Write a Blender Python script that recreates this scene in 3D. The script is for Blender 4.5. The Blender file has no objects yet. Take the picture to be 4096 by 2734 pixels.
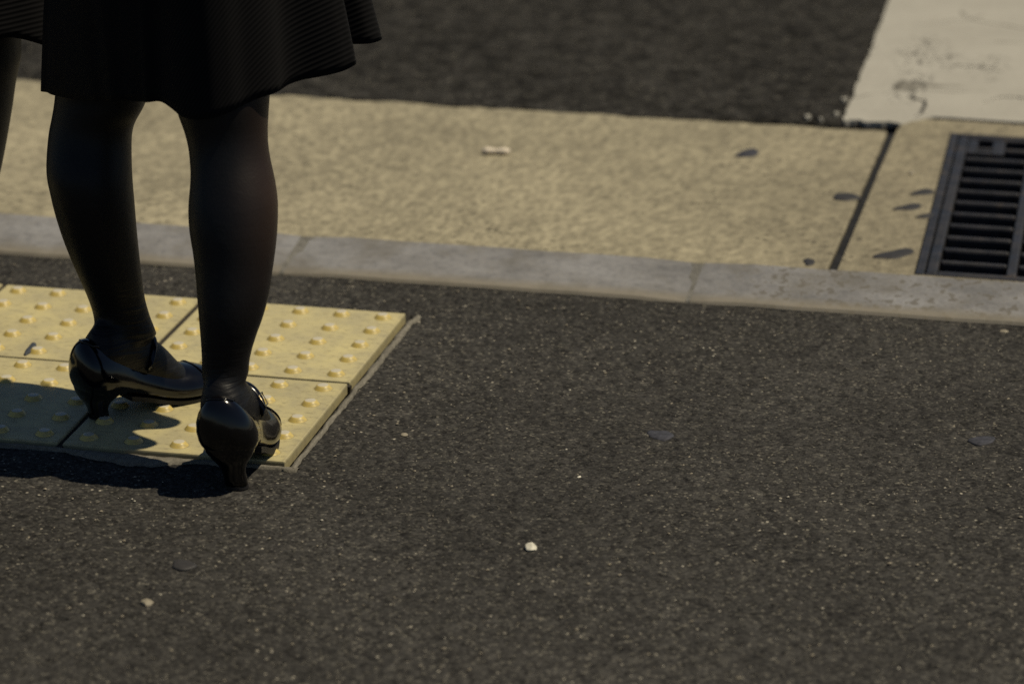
import bpy, bmesh, math, random
import numpy as np
from mathutils import Vector, Matrix

random.seed(7)
rng = np.random.default_rng(7)
sc = bpy.context.scene
COL = sc.collection

# ------------------------------------------------------------------ camera
F_MM = 13612.0768 / 4096 * 36.0
PITCH, YAW, ROLL = 0.3353, 0.2275, -0.0023
CAM = Vector((1.1625, -4.3793, 1.5333))
cy, sy_ = math.cos(YAW), math.sin(YAW)
fwd = Vector((-sy_ * math.cos(PITCH), cy * math.cos(PITCH), -math.sin(PITCH)))
right0 = Vector((cy, sy_, 0))
up0 = right0.cross(fwd)
CR = right0 * math.cos(ROLL) + up0 * math.sin(ROLL)
CU = -right0 * math.sin(ROLL) + up0 * math.cos(ROLL)
cam_data = bpy.data.cameras.new("camera")
cam = bpy.data.objects.new("camera", cam_data)
COL.objects.link(cam)
M = Matrix.Identity(4)
for i in range(3):
    M[i][0], M[i][1], M[i][2], M[i][3] = CR[i], CU[i], -fwd[i], CAM[i]
cam.matrix_world = M
cam_data.sensor_width = 36.0
cam_data.lens = F_MM
cam_data.clip_start = 0.05
cam_data.clip_end = 1000
cam_data.dof.use_dof = True
cam_data.dof.focus_distance = 4.27
cam_data.dof.aperture_fstop = 3.6
cam_data.dof.aperture_blades = 9
sc.camera = cam

# ------------------------------------------------------------------ light
SUN = Vector((0.512, 0.122, 1.0)).normalized()
world = bpy.data.worlds.new("World")
sc.world = world
world.use_nodes = True
wn = world.node_tree.nodes
bg = wn["Background"]
sky = wn.new("ShaderNodeTexSky")
sky.sky_type = 'NISHITA'
sky.sun_disc = False
sky.sun_elevation = math.asin(SUN.z)
sky.sun_rotation = math.atan2(SUN.x, SUN.y)
sky.air_density = 1.0
sky.dust_density = 0.2
sky.ozone_density = 3.0
world.node_tree.links.new(sky.outputs[0], bg.inputs[0])
bg.inputs[1].default_value = 0.05
sl = bpy.data.lights.new("sun", 'SUN')
sl.energy = 5.0
sl.angle = math.radians(0.53)
sl.color = (1.0, 0.885, 0.66)
sun = bpy.data.objects.new("sun", sl)
COL.objects.link(sun)
sun.location = (3, 1, 6)
sun.rotation_euler = (-SUN).to_track_quat('-Z', 'Y').to_euler()

vs = sc.view_settings
vs.view_transform = 'Standard'
vs.look = 'None'
vs.exposure = -0.36
vs.gamma = 1.0
vs.use_curve_mapping = False
sc.render.engine = 'CYCLES'
sc.cycles.use_denoising = False
sc.cycles.max_bounces = 6
sc.cycles.sample_clamp_indirect = 2.0
sc.cycles.sample_clamp_direct = 6.0


# ------------------------------------------------------------------ projection helpers (used to measure the photograph)
K = 4096 / 2349.0
FPX = 13612.0768


def ray(u, v):
    return fwd + CR * ((u * K - 2048) / FPX) + CU * ((1367 - v * K) / FPX)


def on_y(u, v, y):
    d = ray(u, v)
    return CAM + d * ((y - CAM.y) / d.y)


def on_z(u, v, z=0.0):
    d = ray(u, v)
    return CAM + d * ((z - CAM.z) / d.z)


# ------------------------------------------------------------------ object helpers
def mesh(name, verts, faces, mat=None, smooth=False):
    me = bpy.data.meshes.new(name)
    me.from_pydata([tuple(v) for v in verts], [], faces)
    me.update()
    if mat:
        me.materials.append(mat)
    if smooth:
        me.polygons.foreach_set("use_smooth", [True] * len(me.polygons))
    return me


def link(name, me, parent=None, loc=(0, 0, 0), rot=(0, 0, 0), **props):
    o = bpy.data.objects.new(name, me)
    COL.objects.link(o)
    o.parent = parent
    o.location = loc
    o.rotation_euler = rot
    for k, v in props.items():
        o[k] = v
    return o


def bm_mesh(name, bm, mat, smooth=False):
    me = bpy.data.meshes.new(name)
    bmesh.ops.recalc_face_normals(bm, faces=bm.faces)
    bm.to_mesh(me)
    bm.free()
    me.materials.append(mat)
    if smooth:
        me.polygons.foreach_set("use_smooth", [True] * len(me.polygons))
    return me


def add_bevel(o, w, seg=2):
    m = o.modifiers.new("bevel", 'BEVEL')
    m.width = w
    m.segments = seg
    m.limit_method = 'ANGLE'
    return m


def prism(bot, top):
    """closed solid between two matching polygons"""
    n = len(bot)
    v = list(bot) + list(top)
    f = [tuple(range(n - 1, -1, -1)), tuple(range(n, 2 * n))]
    f += [(i, (i + 1) % n, n + (i + 1) % n, n + i) for i in range(n)]
    return v, f


def loft(rings, cap=True):
    n = len(rings[0])
    v = [p for r in rings for p in r]
    f = []
    for i in range(len(rings) - 1):
        for j in range(n):
            a, b = i * n + j, i * n + (j + 1) % n
            f.append((a, b, b + n, a + n))
    if cap:
        f.append(tuple(range(n - 1, -1, -1)))
        f.append(tuple(range((len(rings) - 1) * n, len(rings) * n)))
    return v, f


def interp(x, xs, ys):
    return float(np.interp(x, xs, ys))


def smooth_interp(x, xs, ys):
    """monotone-ish cubic (Catmull-Rom on uneven knots)"""
    xs = np.asarray(xs, float)
    ys = np.asarray(ys, float)
    x = min(max(x, xs[0]), xs[-1])
    i = int(np.clip(np.searchsorted(xs, x) - 1, 0, len(xs) - 2))
    h = xs[i + 1] - xs[i]
    t = (x - xs[i]) / h

    def slope(k):
        if k == 0:
            return (ys[1] - ys[0]) / (xs[1] - xs[0])
        if k == len(xs) - 1:
            return (ys[-1] - ys[-2]) / (xs[-1] - xs[-2])
        return (ys[k + 1] - ys[k - 1]) / (xs[k + 1] - xs[k - 1])
    m0, m1 = slope(i) * h, slope(i + 1) * h
    return ((2 * t ** 3 - 3 * t ** 2 + 1) * ys[i] + (t ** 3 - 2 * t ** 2 + t) * m0
            + (-2 * t ** 3 + 3 * t ** 2) * ys[i + 1] + (t ** 3 - t ** 2) * m1)


# ------------------------------------------------------------------ materials
class Mat:
    def __init__(self, name):
        self.m = bpy.data.materials.new(name)
        self.m.use_nodes = True
        self.t = self.m.node_tree
        self.n = self.t.nodes
        self.b = self.n["Principled BSDF"]
        tc = self.n.new("ShaderNodeTexCoord")
        self.obj = tc.outputs["Object"]
        self.uv = tc.outputs["UV"]
        self.gen = tc.outputs["Generated"]

    def L(self, a, b):
        self.t.links.new(a, b)

    def mapped(self, scale, vec=None, rot=(0, 0, 0), loc=(0, 0, 0)):
        n = self.n.new("ShaderNodeMapping")
        n.inputs["Scale"].default_value = scale
        n.inputs["Rotation"].default_value = rot
        n.inputs["Location"].default_value = loc
        self.L(vec or self.obj, n.inputs[0])
        return n.outputs[0]

    def noise(self, scale, detail=4, rough=0.55, vec=None, dist=0.0):
        n = self.n.new("ShaderNodeTexNoise")
        n.inputs["Scale"].default_value = scale
        n.inputs["Detail"].default_value = detail
        n.inputs["Roughness"].default_value = rough
        n.inputs["Distortion"].default_value = dist
        self.L(vec or self.obj, n.inputs["Vector"])
        return n.outputs["Fac"]

    def voro(self, scale, out="Color", vec=None, feature='F1', rand=1.0):
        n = self.n.new("ShaderNodeTexVoronoi")
        n.feature = feature
        n.inputs["Scale"].default_value = scale
        n.inputs["Randomness"].default_value = rand
        self.L(vec or self.obj, n.inputs["Vector"])
        return n.outputs[out]

    def sep(self, col):
        n = self.n.new("ShaderNodeSeparateColor")
        self.L(col, n.inputs[0])
        return n.outputs

    def ramp(self, fac, stops, interp='LINEAR'):
        n = self.n.new("ShaderNodeValToRGB")
        n.color_ramp.interpolation = interp
        el = n.color_ramp.elements
        while len(el) < len(stops):
            el.new(0.5)
        for e, (p, c) in zip(el, stops):
            e.position = p
            e.color = (*c, 1) if len(c) == 3 else c
        self.L(fac, n.inputs[0])
        return n.outputs[0]

    def gramp(self, fac, stops):
        return self.ramp(fac, [(p, (v, v, v)) for p, v in stops])

    def mix(self, fac, a, b, mode='MIX'):
        n = self.n.new("ShaderNodeMix")
        n.data_type = 'RGBA'
        n.blend_type = mode
        n.clamp_factor = True
        for sock, val in ((n.inputs[0], fac), (n.inputs[6], a), (n.inputs[7], b)):
            if isinstance(val, (int, float)):
                sock.default_value = val
            elif isinstance(val, tuple):
                sock.default_value = (*val, 1)
            else:
                self.L(val, sock)
        return n.outputs[2]

    def math(self, op, a, b=0.0):
        n = self.n.new("ShaderNodeMath")
        n.operation = op
        for s, v in ((n.inputs[0], a), (n.inputs[1], b)):
            if isinstance(v, (int, float)):
                s.default_value = v
            else:
                self.L(v, s)
        return n.outputs[0]

    def bump(self, height, strength=0.5, dist=0.002, normal=None):
        n = self.n.new("ShaderNodeBump")
        n.inputs["Strength"].default_value = strength
        n.inputs["Distance"].default_value = dist
        self.L(height, n.inputs["Height"])
        if normal:
            self.L(normal, n.inputs["Normal"])
        self.L(n.outputs[0], self.b.inputs["Normal"])
        return n.outputs[0]

    def color(self, c):
        if isinstance(c, tuple):
            self.b.inputs["Base Color"].default_value = (*c, 1)
        else:
            self.L(c, self.b.inputs["Base Color"])
        return self

    def rough(self, r, spec=0.5):
        if isinstance(r, (int, float)):
            self.b.inputs["Roughness"].default_value = r
        else:
            self.L(r, self.b.inputs["Roughness"])
        self.b.inputs["Specular IOR Level"].default_value = spec
        return self


def mat_asphalt(name, dark=1.0, chips=1.0, lump=(44, 0.84, 1.14), spec=0.10):
    M_ = Mat(name)
    s1 = M_.sep(M_.voro(300, "Color"))
    s2 = M_.sep(M_.voro(115, "Color"))
    patch = M_.gramp(M_.noise(2.3, 4, 0.6), [(0.3, 0.80), (0.7, 1.18)])
    mid = M_.gramp(M_.noise(lump[0], 3, 0.6), [(0.3, lump[1]), (0.7, lump[2])])
    d = dark
    fine = M_.ramp(s1[0], [(0.0, (.010 * d, .0095 * d, .0092 * d)), (0.5, (.036 * d, .0342 * d, .0318 * d)),
                           (0.86, (.062 * d, .0585 * d, .052 * d)), (0.96, (.105 * d, .098 * d, .082 * d)),
                           (1.0, (.20 * d, .185 * d, .150 * d))])
    big = M_.ramp(s2[1], [(0.0, (.009 * d, .0086 * d, .0084 * d)), (0.16, (.021 * d, .0200 * d, .0194 * d)), (0.45, (.034 * d, .0325 * d, .0310 * d)),
                          (0.85, (.050 * d, .048 * d, .0455 * d)), (0.96, (.068 * d, .065 * d, .061 * d)),
                          (1.0, (.075 * d, .071 * d, .064 * d))])
    c = M_.mix(0.40, fine, big)
    # rare pale chips, as hard-edged grains
    s3 = M_.sep(M_.voro(190, "Color", vec=M_.mapped((1, 1, 1), loc=(3.3, 1.7, 0))))
    chip = M_.gramp(s3[2], [(0.950, 0.0), (0.975, chips)])
    core = M_.gramp(M_.voro(190, "Distance", vec=M_.mapped((1, 1, 1), loc=(3.3, 1.7, 0))), [(0.28, 1.0), (0.40, 0.0)])
    chip = M_.math('MULTIPLY', chip, core)
    c = M_.mix(chip, c, M_.ramp(s3[0], [(0.0, (.10 * d, .095 * d, .09 * d)), (0.6, (.17 * d, .155 * d, .125 * d)), (1.0, (.36 * d, .33 * d, .27 * d))]))
    c = M_.mix(1.0, c, patch, 'MULTIPLY')
    c = M_.mix(1.0, c, mid, 'MULTIPLY')
    M_.color(c)
    M_.rough(0.85, spec)
    h = M_.math('ADD', M_.math('MULTIPLY', M_.voro(300, "Distance"), -0.6), M_.math('MULTIPLY', M_.voro(115, "Distance"), -0.7))
    M_.bump(h, 0.4, 0.0025)
    return M_.m


def mat_concrete(name, base, dirt, scale=1.0, pits=True, rough=0.8, spec=0.4, patchy=0.38, grubby=False):
    M_ = Mat(name)
    st = M_.mapped((1, 0.5, 1))
    n1 = M_.noise(42 * scale, 5, 0.7, vec=st)
    n2 = M_.noise(85 * scale, 4, 0.75, vec=st)
    n3 = M_.noise(2.6 * scale, 4, 0.6)
    c = M_.mix(M_.gramp(n1, [(0.38, patchy), (0.62, 0.0)]), base, dirt)
    c = M_.mix(1.0, c, M_.gramp(n2, [(0.32, 0.66), (0.68, 1.28)]), 'MULTIPLY')
    c = M_.mix(1.0, c, M_.gramp(n3, [(0.3, 0.74), (0.7, 1.14)]), 'MULTIPLY')
    if pits:
        v = M_.sep(M_.voro(95 * scale, "Color"))
        pit = M_.math('MULTIPLY', M_.gramp(v[0], [(0.80, 0.0), (0.86, 1.0)]),
                      M_.gramp(M_.voro(95 * scale, "Distance"), [(0.34, 1.0), (0.58, 0.0)]))
        pit = M_.math('MULTIPLY', pit, M_.gramp(M_.noise(4 * scale, 2), [(0.42, 0.35), (0.62, 0.9)]))
        c = M_.mix(pit, c, tuple(x * 0.33 for x in base))
    if grubby:
        # dirt washed towards the drain
        sx = M_.n.new("ShaderNodeSeparateXYZ")
        M_.L(M_.obj, sx.inputs[0])
        dx = M_.math('ADD', sx.outputs[0], M_.math('MULTIPLY', M_.noise(6, 4, 0.6), 0.25))
        g = M_.n.new("ShaderNodeMapRange")
        M_.L(dx, g.inputs[0])
        g.inputs[1].default_value, g.inputs[2].default_value = 0.35, 0.85
        g.inputs[3].default_value, g.inputs[4].default_value = 0.0, 0.6
        c = M_.mix(g.outputs[0], c, M_.mix(1.0, c, (.62, .60, .60), 'MULTIPLY'))
    M_.color(c).rough(rough, spec)
    M_.bump(M_.math('ADD', n2, n1), 0.35, 0.003)
    return M_.m


def mat_kerb():
    M_ = Mat("kerb_granite")
    n1 = M_.noise(7, 5, 0.6, vec=M_.mapped((1, 2.2, 1)))
    c = M_.ramp(n1, [(0.32, (.150, .145, .140)), (0.5, (.212, .205, .200)), (0.68, (.262, .257, .256))])
    n2 = M_.noise(75, 4, 0.7)
    c = M_.mix(1.0, c, M_.gramp(n2, [(0.3, 0.72), (0.7, 1.22)]), 'MULTIPLY')
    # worn dark stain dabs on the stone beside the drain
    sx0 = M_.n.new("ShaderNodeSeparateXYZ")
    M_.L(M_.obj, sx0.inputs[0])
    st = M_.math('MULTIPLY', M_.gramp(M_.noise(75, 2, 0.5), [(0.55, 0.0), (0.61, 1.0)]),
                 M_.gramp(sx0.outputs[0], [(0.40, 0.10), (0.48, 0.75)]))
    c = M_.mix(st, c, (.095, .082, .058))
    sx = M_.n.new("ShaderNodeSeparateXYZ")
    M_.L(M_.obj, sx.inputs[0])
    wob = M_.math('ADD', sx.outputs[1], M_.math('MULTIPLY', M_.noise(30, 3), 0.012))
    band = M_.n.new("ShaderNodeMapRange")
    M_.L(wob, band.inputs[0])
    band.inputs[1].default_value, band.inputs[2].default_value = 0.152, 0.172
    band.inputs[3].default_value, band.inputs[4].default_value = 0.75, 0.0
    c = M_.mix(band.outputs[0], c, (.215, .185, .130))
    c = M_.mix(M_.math('MULTIPLY', M_.gramp(M_.noise(11, 4, 0.6), [(0.5, 0.0), (0.66, 0.55)]), 1.0), c, (.13, .115, .085))
    M_.color(c).rough(0.45, 0.8)
    M_.bump(n2, 0.2, 0.002)
    return M_.m


def mat_yellow(name, stud=False):
    M_ = Mat(name)
    info = M_.n.new("ShaderNodeObjectInfo")
    n1 = M_.noise(14, 5, 0.62)
    n2 = M_.noise(120, 4, 0.7, vec=M_.mapped((0.55, 1.0, 1.0)))
    n3 = M_.noise(45, 3, 0.6, vec=M_.mapped((0.6, 1.1, 1.0)))
    base, grime = (.515, .448, .225), (.335, .300, .19)
    if stud:
        base, grime = (.60, .455, .125), (.46, .365, .140)
    c = M_.mix(M_.gramp(n1, [(0.36, 0.75), (0.66, 0.0)]), base, grime)
    c = M_.mix(M_.gramp(n2, [(0.53, 0.0), (0.68, 0.72)]), c, (.26, .225, .125))
    c = M_.mix(M_.gramp(n3, [(0.58, 0.0), (0.74, 0.5)]), c, (.20, .185, .13))
    if not stud:
        sx = M_.n.new("ShaderNodeSeparateXYZ")
        M_.L(M_.obj, sx.inputs[0])
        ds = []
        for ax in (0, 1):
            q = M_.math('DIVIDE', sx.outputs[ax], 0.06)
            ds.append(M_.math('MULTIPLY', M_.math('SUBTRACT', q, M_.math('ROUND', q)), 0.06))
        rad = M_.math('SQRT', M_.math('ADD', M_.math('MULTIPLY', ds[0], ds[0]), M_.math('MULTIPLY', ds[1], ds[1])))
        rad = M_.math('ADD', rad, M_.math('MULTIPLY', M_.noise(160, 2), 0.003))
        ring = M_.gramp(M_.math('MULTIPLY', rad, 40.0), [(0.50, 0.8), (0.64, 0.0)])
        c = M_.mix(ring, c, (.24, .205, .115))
        edge = M_.math('MAXIMUM', M_.math('ABSOLUTE', sx.outputs[0]), M_.math('ABSOLUTE', sx.outputs[1]))
        edge = M_.math('ADD', edge, M_.math('MULTIPLY', M_.noise(50, 3), 0.014))
        c = M_.mix(M_.gramp(M_.math('MULTIPLY', edge, 6.0), [(0.885, 0.0), (0.935, 0.55)]), c, (.25, .215, .13))
    if stud:
        geo = M_.n.new("ShaderNodeNewGeometry")
        # rubbed pale resin on the flat top of each stud
        sepx = M_.n.new("ShaderNodeSeparateXYZ")
        M_.L(M_.obj, sepx.inputs[0])
        top = M_.gramp(M_.math('MULTIPLY', sepx.outputs[2], 178.0), [(0.91, 0.0), (0.97, 1.0)])
        c = M_.mix(M_.math('MULTIPLY', top, 0.8), c, (.50, .48, .42))
        M_.color(c).rough(0.42, 0.5)
    else:
        tint = M_.gramp(info.outputs["Random"], [(0.0, 0.93), (1.0, 1.04)])
        c = M_.mix(1.0, c, tint, 'MULTIPLY')
        M_.color(c).rough(0.55, 0.45)
    M_.bump(n2, 0.12, 0.0015)
    return M_.m


def mat_paint():
    M_ = Mat("road_paint")
    n1 = M_.noise(5, 5, 0.6)
    c = M_.mix(M_.gramp(n1, [(0.35, 0.5), (0.65, 0.0)]), (.385, .367, .320), (.28, .264, .226))
    n2 = M_.noise(70, 5, 0.72)
    c = M_.mix(1.0, c, M_.gramp(n2, [(0.3, 0.92), (0.7, 1.06)]), 'MULTIPLY')
    # worn spots where the asphalt shows, gathered in two patches
    w = M_.gramp(M_.noise(75, 5, 0.75, vec=M_.mapped((1, 0.40, 1))), [(0.535, 0.0), (0.575, 1.0)])
    masks = []
    flat = M_.mapped((1, 0.36, 0))
    for px, py, r in ((3690, 215, 0.052), (3640, 345, 0.046), (3960, 270, 0.040), (3800, 240, 0.03)):
        q = on_z(px / K, py / K, 0.0155)
        d = M_.n.new("ShaderNodeVectorMath")
        d.operation = 'DISTANCE'
        M_.L(flat, d.inputs[0])
        d.inputs[1].default_value = (q.x, q.y * 0.36, 0)
        masks.append(M_.gramp(d.outputs["Value"], [(r * 0.5, 1.0), (r * 1.1, 0.0)]))
    mk = M_.math('MAXIMUM', M_.math('MAXIMUM', masks[0], masks[1]), M_.math('MULTIPLY', M_.math('MAXIMUM', masks[2], masks[3]), 0.7))
    c = M_.mix(M_.math('MULTIPLY', w, mk), c, (.05, .045, .036))
    # hairline cracks
    e = M_.voro(4.3, "Distance", vec=M_.mix(0.06, M_.obj, M_.n_color(9)), feature='DISTANCE_TO_EDGE')
    cr = M_.math('MULTIPLY', M_.gramp(e, [(0.006, 1.0), (0.014, 0.0)]), M_.gramp(M_.noise(6, 2), [(0.5, 0.0), (0.58, 0.75)]))
    c = M_.mix(cr, c, (.10, .09, .07))
    M_.color(c).rough(0.7, 0.4)
    M_.bump(n2, 0.15, 0.002)
    return M_.m


def _ncol(self, scale):
    n = self.n.new("ShaderNodeTexNoise")
    n.inputs["Scale"].default_value = scale
    self.L(self.obj, n.inputs["Vector"])
    return n.outputs["Color"]


Mat.n_color = _ncol


def mat_iron():
    M_ = Mat("cast_iron")
    n1 = M_.noise(40, 5, 0.65)
    c = M_.ramp(n1, [(0.35, (.018, .017, .018)), (0.58, (.033, .031, .034)), (0.76, (.068, .049, .031))])
    M_.color(c).rough(M_.gramp(M_.noise(25, 3), [(0.3, 0.36), (0.7, 0.6)]), 0.45)
    M_.b.inputs["Metallic"].default_value = 0.15
    M_.bump(n1, 0.25, 0.002)
    return M_.m


def mat_cloth():
    M_ = Mat("twill_cloth")
    w = M_.n.new("ShaderNodeTexWave")
    w.wave_type = 'BANDS'
    w.bands_direction = 'X'
    w.wave_profile = 'SIN'
    w.inputs["Scale"].default_value = 1.0 / 0.0062 / 20 * 2 * math.pi / (2 * math.pi) * 6.2832
    w.inputs["Distortion"].default_value = 0.25
    w.inputs["Detail"].default_value = 2
    w.inputs["Detail Scale"].default_value = 3
    M_.L(M_.uv, w.inputs["Vector"])
    f = w.outputs["Fac"]
    c = M_.ramp(f, [(0.35, (.0024, .0023, .0026)), (0.85, (.0062, .0057, .0062))])
    wv = M_.noise(900, 2, 0.5)
    c = M_.mix(1.0, c, M_.gramp(wv, [(0.3, 0.8), (0.7, 1.2)]), 'MULTIPLY')
    M_.color(c).rough(0.8, 0.10)
    M_.b.inputs["Sheen Weight"].default_value = 0.015
    M_.b.inputs["Sheen Roughness"].default_value = 0.5
    M_.bump(f, 0.45, 0.0012)
    return M_.m


def mat_tights():
    M_ = Mat("sheer_tights")
    n1 = M_.noise(600, 2, 0.5, vec=M_.mapped((1, 1, 0.25)))
    c = M_.mix(M_.gramp(n1, [(0.35, 0.0), (0.65, 1.0)]), (.0028, .0027, .0033), (.0050, .0046, .0050))
    # skin colour through the knit, plus the sunlit right side's warm glow painted in
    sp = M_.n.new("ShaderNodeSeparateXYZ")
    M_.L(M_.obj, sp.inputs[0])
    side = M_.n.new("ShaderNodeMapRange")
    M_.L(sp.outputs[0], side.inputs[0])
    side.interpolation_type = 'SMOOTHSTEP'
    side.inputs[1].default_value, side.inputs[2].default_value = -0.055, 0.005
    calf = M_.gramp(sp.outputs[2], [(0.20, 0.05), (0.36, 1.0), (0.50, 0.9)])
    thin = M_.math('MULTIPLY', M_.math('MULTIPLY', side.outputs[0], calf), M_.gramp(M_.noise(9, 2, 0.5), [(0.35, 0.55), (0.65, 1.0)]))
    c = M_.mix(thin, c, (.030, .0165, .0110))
    M_.color(c).rough(0.48, 0.26)
    M_.b.inputs["Sheen Weight"].default_value = 0.01
    M_.b.inputs["Sheen Roughness"].default_value = 0.4
    # creases round the ankle
    sx = M_.n.new("ShaderNodeSeparateXYZ")
    M_.L(M_.obj, sx.inputs[0])
    w = M_.noise(26, 3, 0.6, vec=M_.mapped((0.5, 0.5, 2.6)), dist=0.6)
    low = M_.gramp(sx.outputs[2], [(0.13, 1.0), (0.20, 0.08)])
    M_.bump(M_.math('ADD', M_.math('MULTIPLY', w, low), M_.math('MULTIPLY', n1, 0.06)), 0.5, 0.006)
    return M_.m


def mat_leather():
    M_ = Mat("black_leather")
    n1 = M_.noise(70, 3, 0.5)
    M_.color((.0022, .0020, .0026)).rough(M_.gramp(n1, [(0.3, 0.10), (0.7, 0.16)]), 0.5)
    M_.b.inputs["Coat Weight"].default_value = 0.0
    M_.b.inputs["Coat Roughness"].default_value = 0.12
    M_.bump(M_.noise(28, 3, 0.5), 0.06, 0.004)
    return M_.m


def mat_plain(name, c, rough=0.6, spec=0.4, metal=0.0, nscale=80, amt=0.2):
    M_ = Mat(name)
    n1 = M_.noise(nscale, 4, 0.6)
    M_.color(M_.mix(1.0, c, M_.gramp(n1, [(0.3, 1 - amt), (0.7, 1 + amt)]), 'MULTIPLY')).rough(rough, spec)
    M_.b.inputs["Metallic"].default_value = metal
    M_.bump(n1, 0.15, 0.002)
    return M_.m


ASPHALT = mat_asphalt("pavement_asphalt", 0.97)
ROAD = mat_asphalt("road_asphalt", 0.66, 0.7, (30, 0.45, 1.65), 0.04)
GUTTER = mat_concrete("gutter_concrete", (.318, .282, .192), (.175, .152, .105), grubby=True)
KERB = mat_kerb()
MORTAR = mat_concrete("old_mortar", (.175, .160, .128), (.09, .082, .066), 3.0, pits=False)
KMORTAR = mat_concrete("kerb_mortar", (.165, .158, .142), (.11, .105, .092), 3.0, pits=False)
YELLOW = mat_yellow("yellow_resin")
STUD = mat_yellow("yellow_stud_resin", True)
PAINT = mat_paint()
IRON = mat_iron()
CLOTH = mat_cloth()
TIGHTS = mat_tights()
LEATHER = mat_leather()
SOLE = mat_plain("shoe_sole_rubber", (.010, .009, .009), 0.6)
METAL = mat_plain("buckle_metal", (.55, .45, .28), 0.25, 0.5, 1.0)
PITM = mat_concrete("pit_concrete", (.10, .085, .06), (.05, .045, .035), 2.0)
EARTH = mat_plain("subgrade", (.016, .0145, .012), 0.9)
BITUMEN = mat_plain("joint_bitumen", (.014, .0135, .013), 0.7, 0.3, nscale=60, amt=0.5)
GUM_DARK = mat_plain("dark_gum", (.030, .028, .028), 0.6, 0.4, nscale=120)
GUM_BLUE = mat_plain("grey_gum", (.040, .0405, .050), 0.7, 0.25, nscale=110, amt=0.45)
STONE_W = mat_plain("white_stone", (.56, .53, .44), 0.6)
STONE_T = mat_plain("tan_stone", (.24, .21, .155), 0.7)
GRIT_T = mat_plain("grit_grains", (.22, .19, .14), 0.7)
GRIT_W = mat_plain("pale_grit_grains", (.42, .39, .32), 0.7)
PAPER = mat_plain("white_paper", (.66, .58, .47), 0.7)


# ------------------------------------------------------------------ ground and road
def hashv(ix, iy, k):
    x = (ix.astype(np.int64) * 374761393 + iy.astype(np.int64) * 668265263 + k * 1274126177) & 0xffffffff
    x = ((x ^ (x >> 13)) * 1274126177) & 0xffffffff
    x = x ^ (x >> 16)
    return (x & 0xffff) / 65535.0


def stone_height(X, Y, cell):
    """rounded stone tops of a voronoi packing, plus a random height per stone"""
    gx, gy = np.floor(X / cell), np.floor(Y / cell)
    best = np.full(X.shape, 9.0)
    hh = np.zeros(X.shape)
    for dx in (-1, 0, 1):
        for dy in (-1, 0, 1):
            cx, cyv = gx + dx, gy + dy
            px = (cx + hashv(cx, cyv, 1)) * cell
            py = (cyv + hashv(cx, cyv, 2)) * cell
            d = np.hypot(X - px, Y - py) / cell
            m = d < best
            best = np.where(m, d, best)
            hh = np.where(m, hashv(cx, cyv, 3), hh)
    return np.clip(1 - best ** 2 * 1.6, -0.4, 1) * (0.35 + 0.65 * hh)


def vnoise(X, Y, s, k):
    x, y = X / s, Y / s
    ix, iy = np.floor(x), np.floor(y)
    fx, fy = x - ix, y - iy
    fx, fy = fx * fx * (3 - 2 * fx), fy * fy * (3 - 2 * fy)
    a, b = hashv(ix, iy, k), hashv(ix + 1, iy, k)
    c, d = hashv(ix, iy + 1, k), hashv(ix + 1, iy + 1, k)
    return (a * (1 - fx) + b * fx) * (1 - fy) + (c * (1 - fx) + d * fx) * fy


def sheet(name, xs, ys, zfun, mat, **props):
    X, Y = np.meshgrid(xs, ys)
    Z = zfun(X, Y)
    nx, ny = len(xs), len(ys)
    co = np.stack([X, Y, Z], -1).reshape(-1, 3).astype(np.float32)
    i = np.arange(ny - 1)[:, None] * nx + np.arange(nx - 1)[None, :]
    q = np.stack([i, i + 1, i + nx + 1, i + nx], -1).reshape(-1, 4).astype(np.int32)
    me = bpy.data.meshes.new(name)
    me.vertices.add(len(co))
    me.vertices.foreach_set("co", co.ravel())
    me.loops.add(q.size)
    me.loops.foreach_set("vertex_index", q.ravel())
    me.polygons.add(len(q))
    me.polygons.foreach_set("loop_start", np.arange(0, q.size, 4, dtype=np.int32))
    me.polygons.foreach_set("loop_total", np.full(len(q), 4, dtype=np.int32))
    me.update(calc_edges=True)
    me.polygons.foreach_set("use_smooth", np.ones(len(q), dtype=bool))
    me.materials.append(mat)
    me.validate()
    return link(name, me, **props)


PAV = -0.004          # mean level of the near asphalt; tile tops are at 0
far_l = -np.geomspace(300, 1.3, 18)
xs = np.concatenate([far_l, np.arange(-0.95, 1.15, 0.0028), np.geomspace(1.4, 300, 18)])
ys = np.concatenate([-np.geomspace(200, 1.7, 16), np.arange(-1.45, 0.136, 0.0034), [0.138]])
TX0, TX1, TY0, TY1 = -2.12, 0.0105, -0.612, -0.0015


def pav_z(X, Y):
    z = PAV + 0.0013 * stone_height(X, Y, 0.0085) + 0.0012 * stone_height(X + 7, Y + 3, 0.0056)
    z += 0.003 * (vnoise(X, Y, 0.35, 5) - 0.5) + 0.0012 * (vnoise(X, Y, 0.05, 6) - 0.5) - 0.0013
    # the tray cut for the tactile tiles
    front = TY0 + 0.003 * (vnoise(X, Y, 0.03, 8) - 0.5)
    side = TX1 + 0.005 * (vnoise(X, Y, 0.04, 9) - 0.5)
    tray = (X > TX0) & (X < side) & (Y > front) & (Y < TY1)
    return np.where(tray, -0.02, z)


sheet("pavement", xs, ys, pav_z, ASPHALT, kind="structure")

# carriageway beyond the gutter
RZ = 0.010
xs = np.concatenate([-np.geomspace(300, 3.0, 14), np.arange(-2.4, 1.6, 0.009), np.geomspace(1.8, 300, 14)])
ys = np.concatenate([[0.0], np.arange(0.006, 1.6, 0.009), np.geomspace(1.8, 300, 20)])


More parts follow.
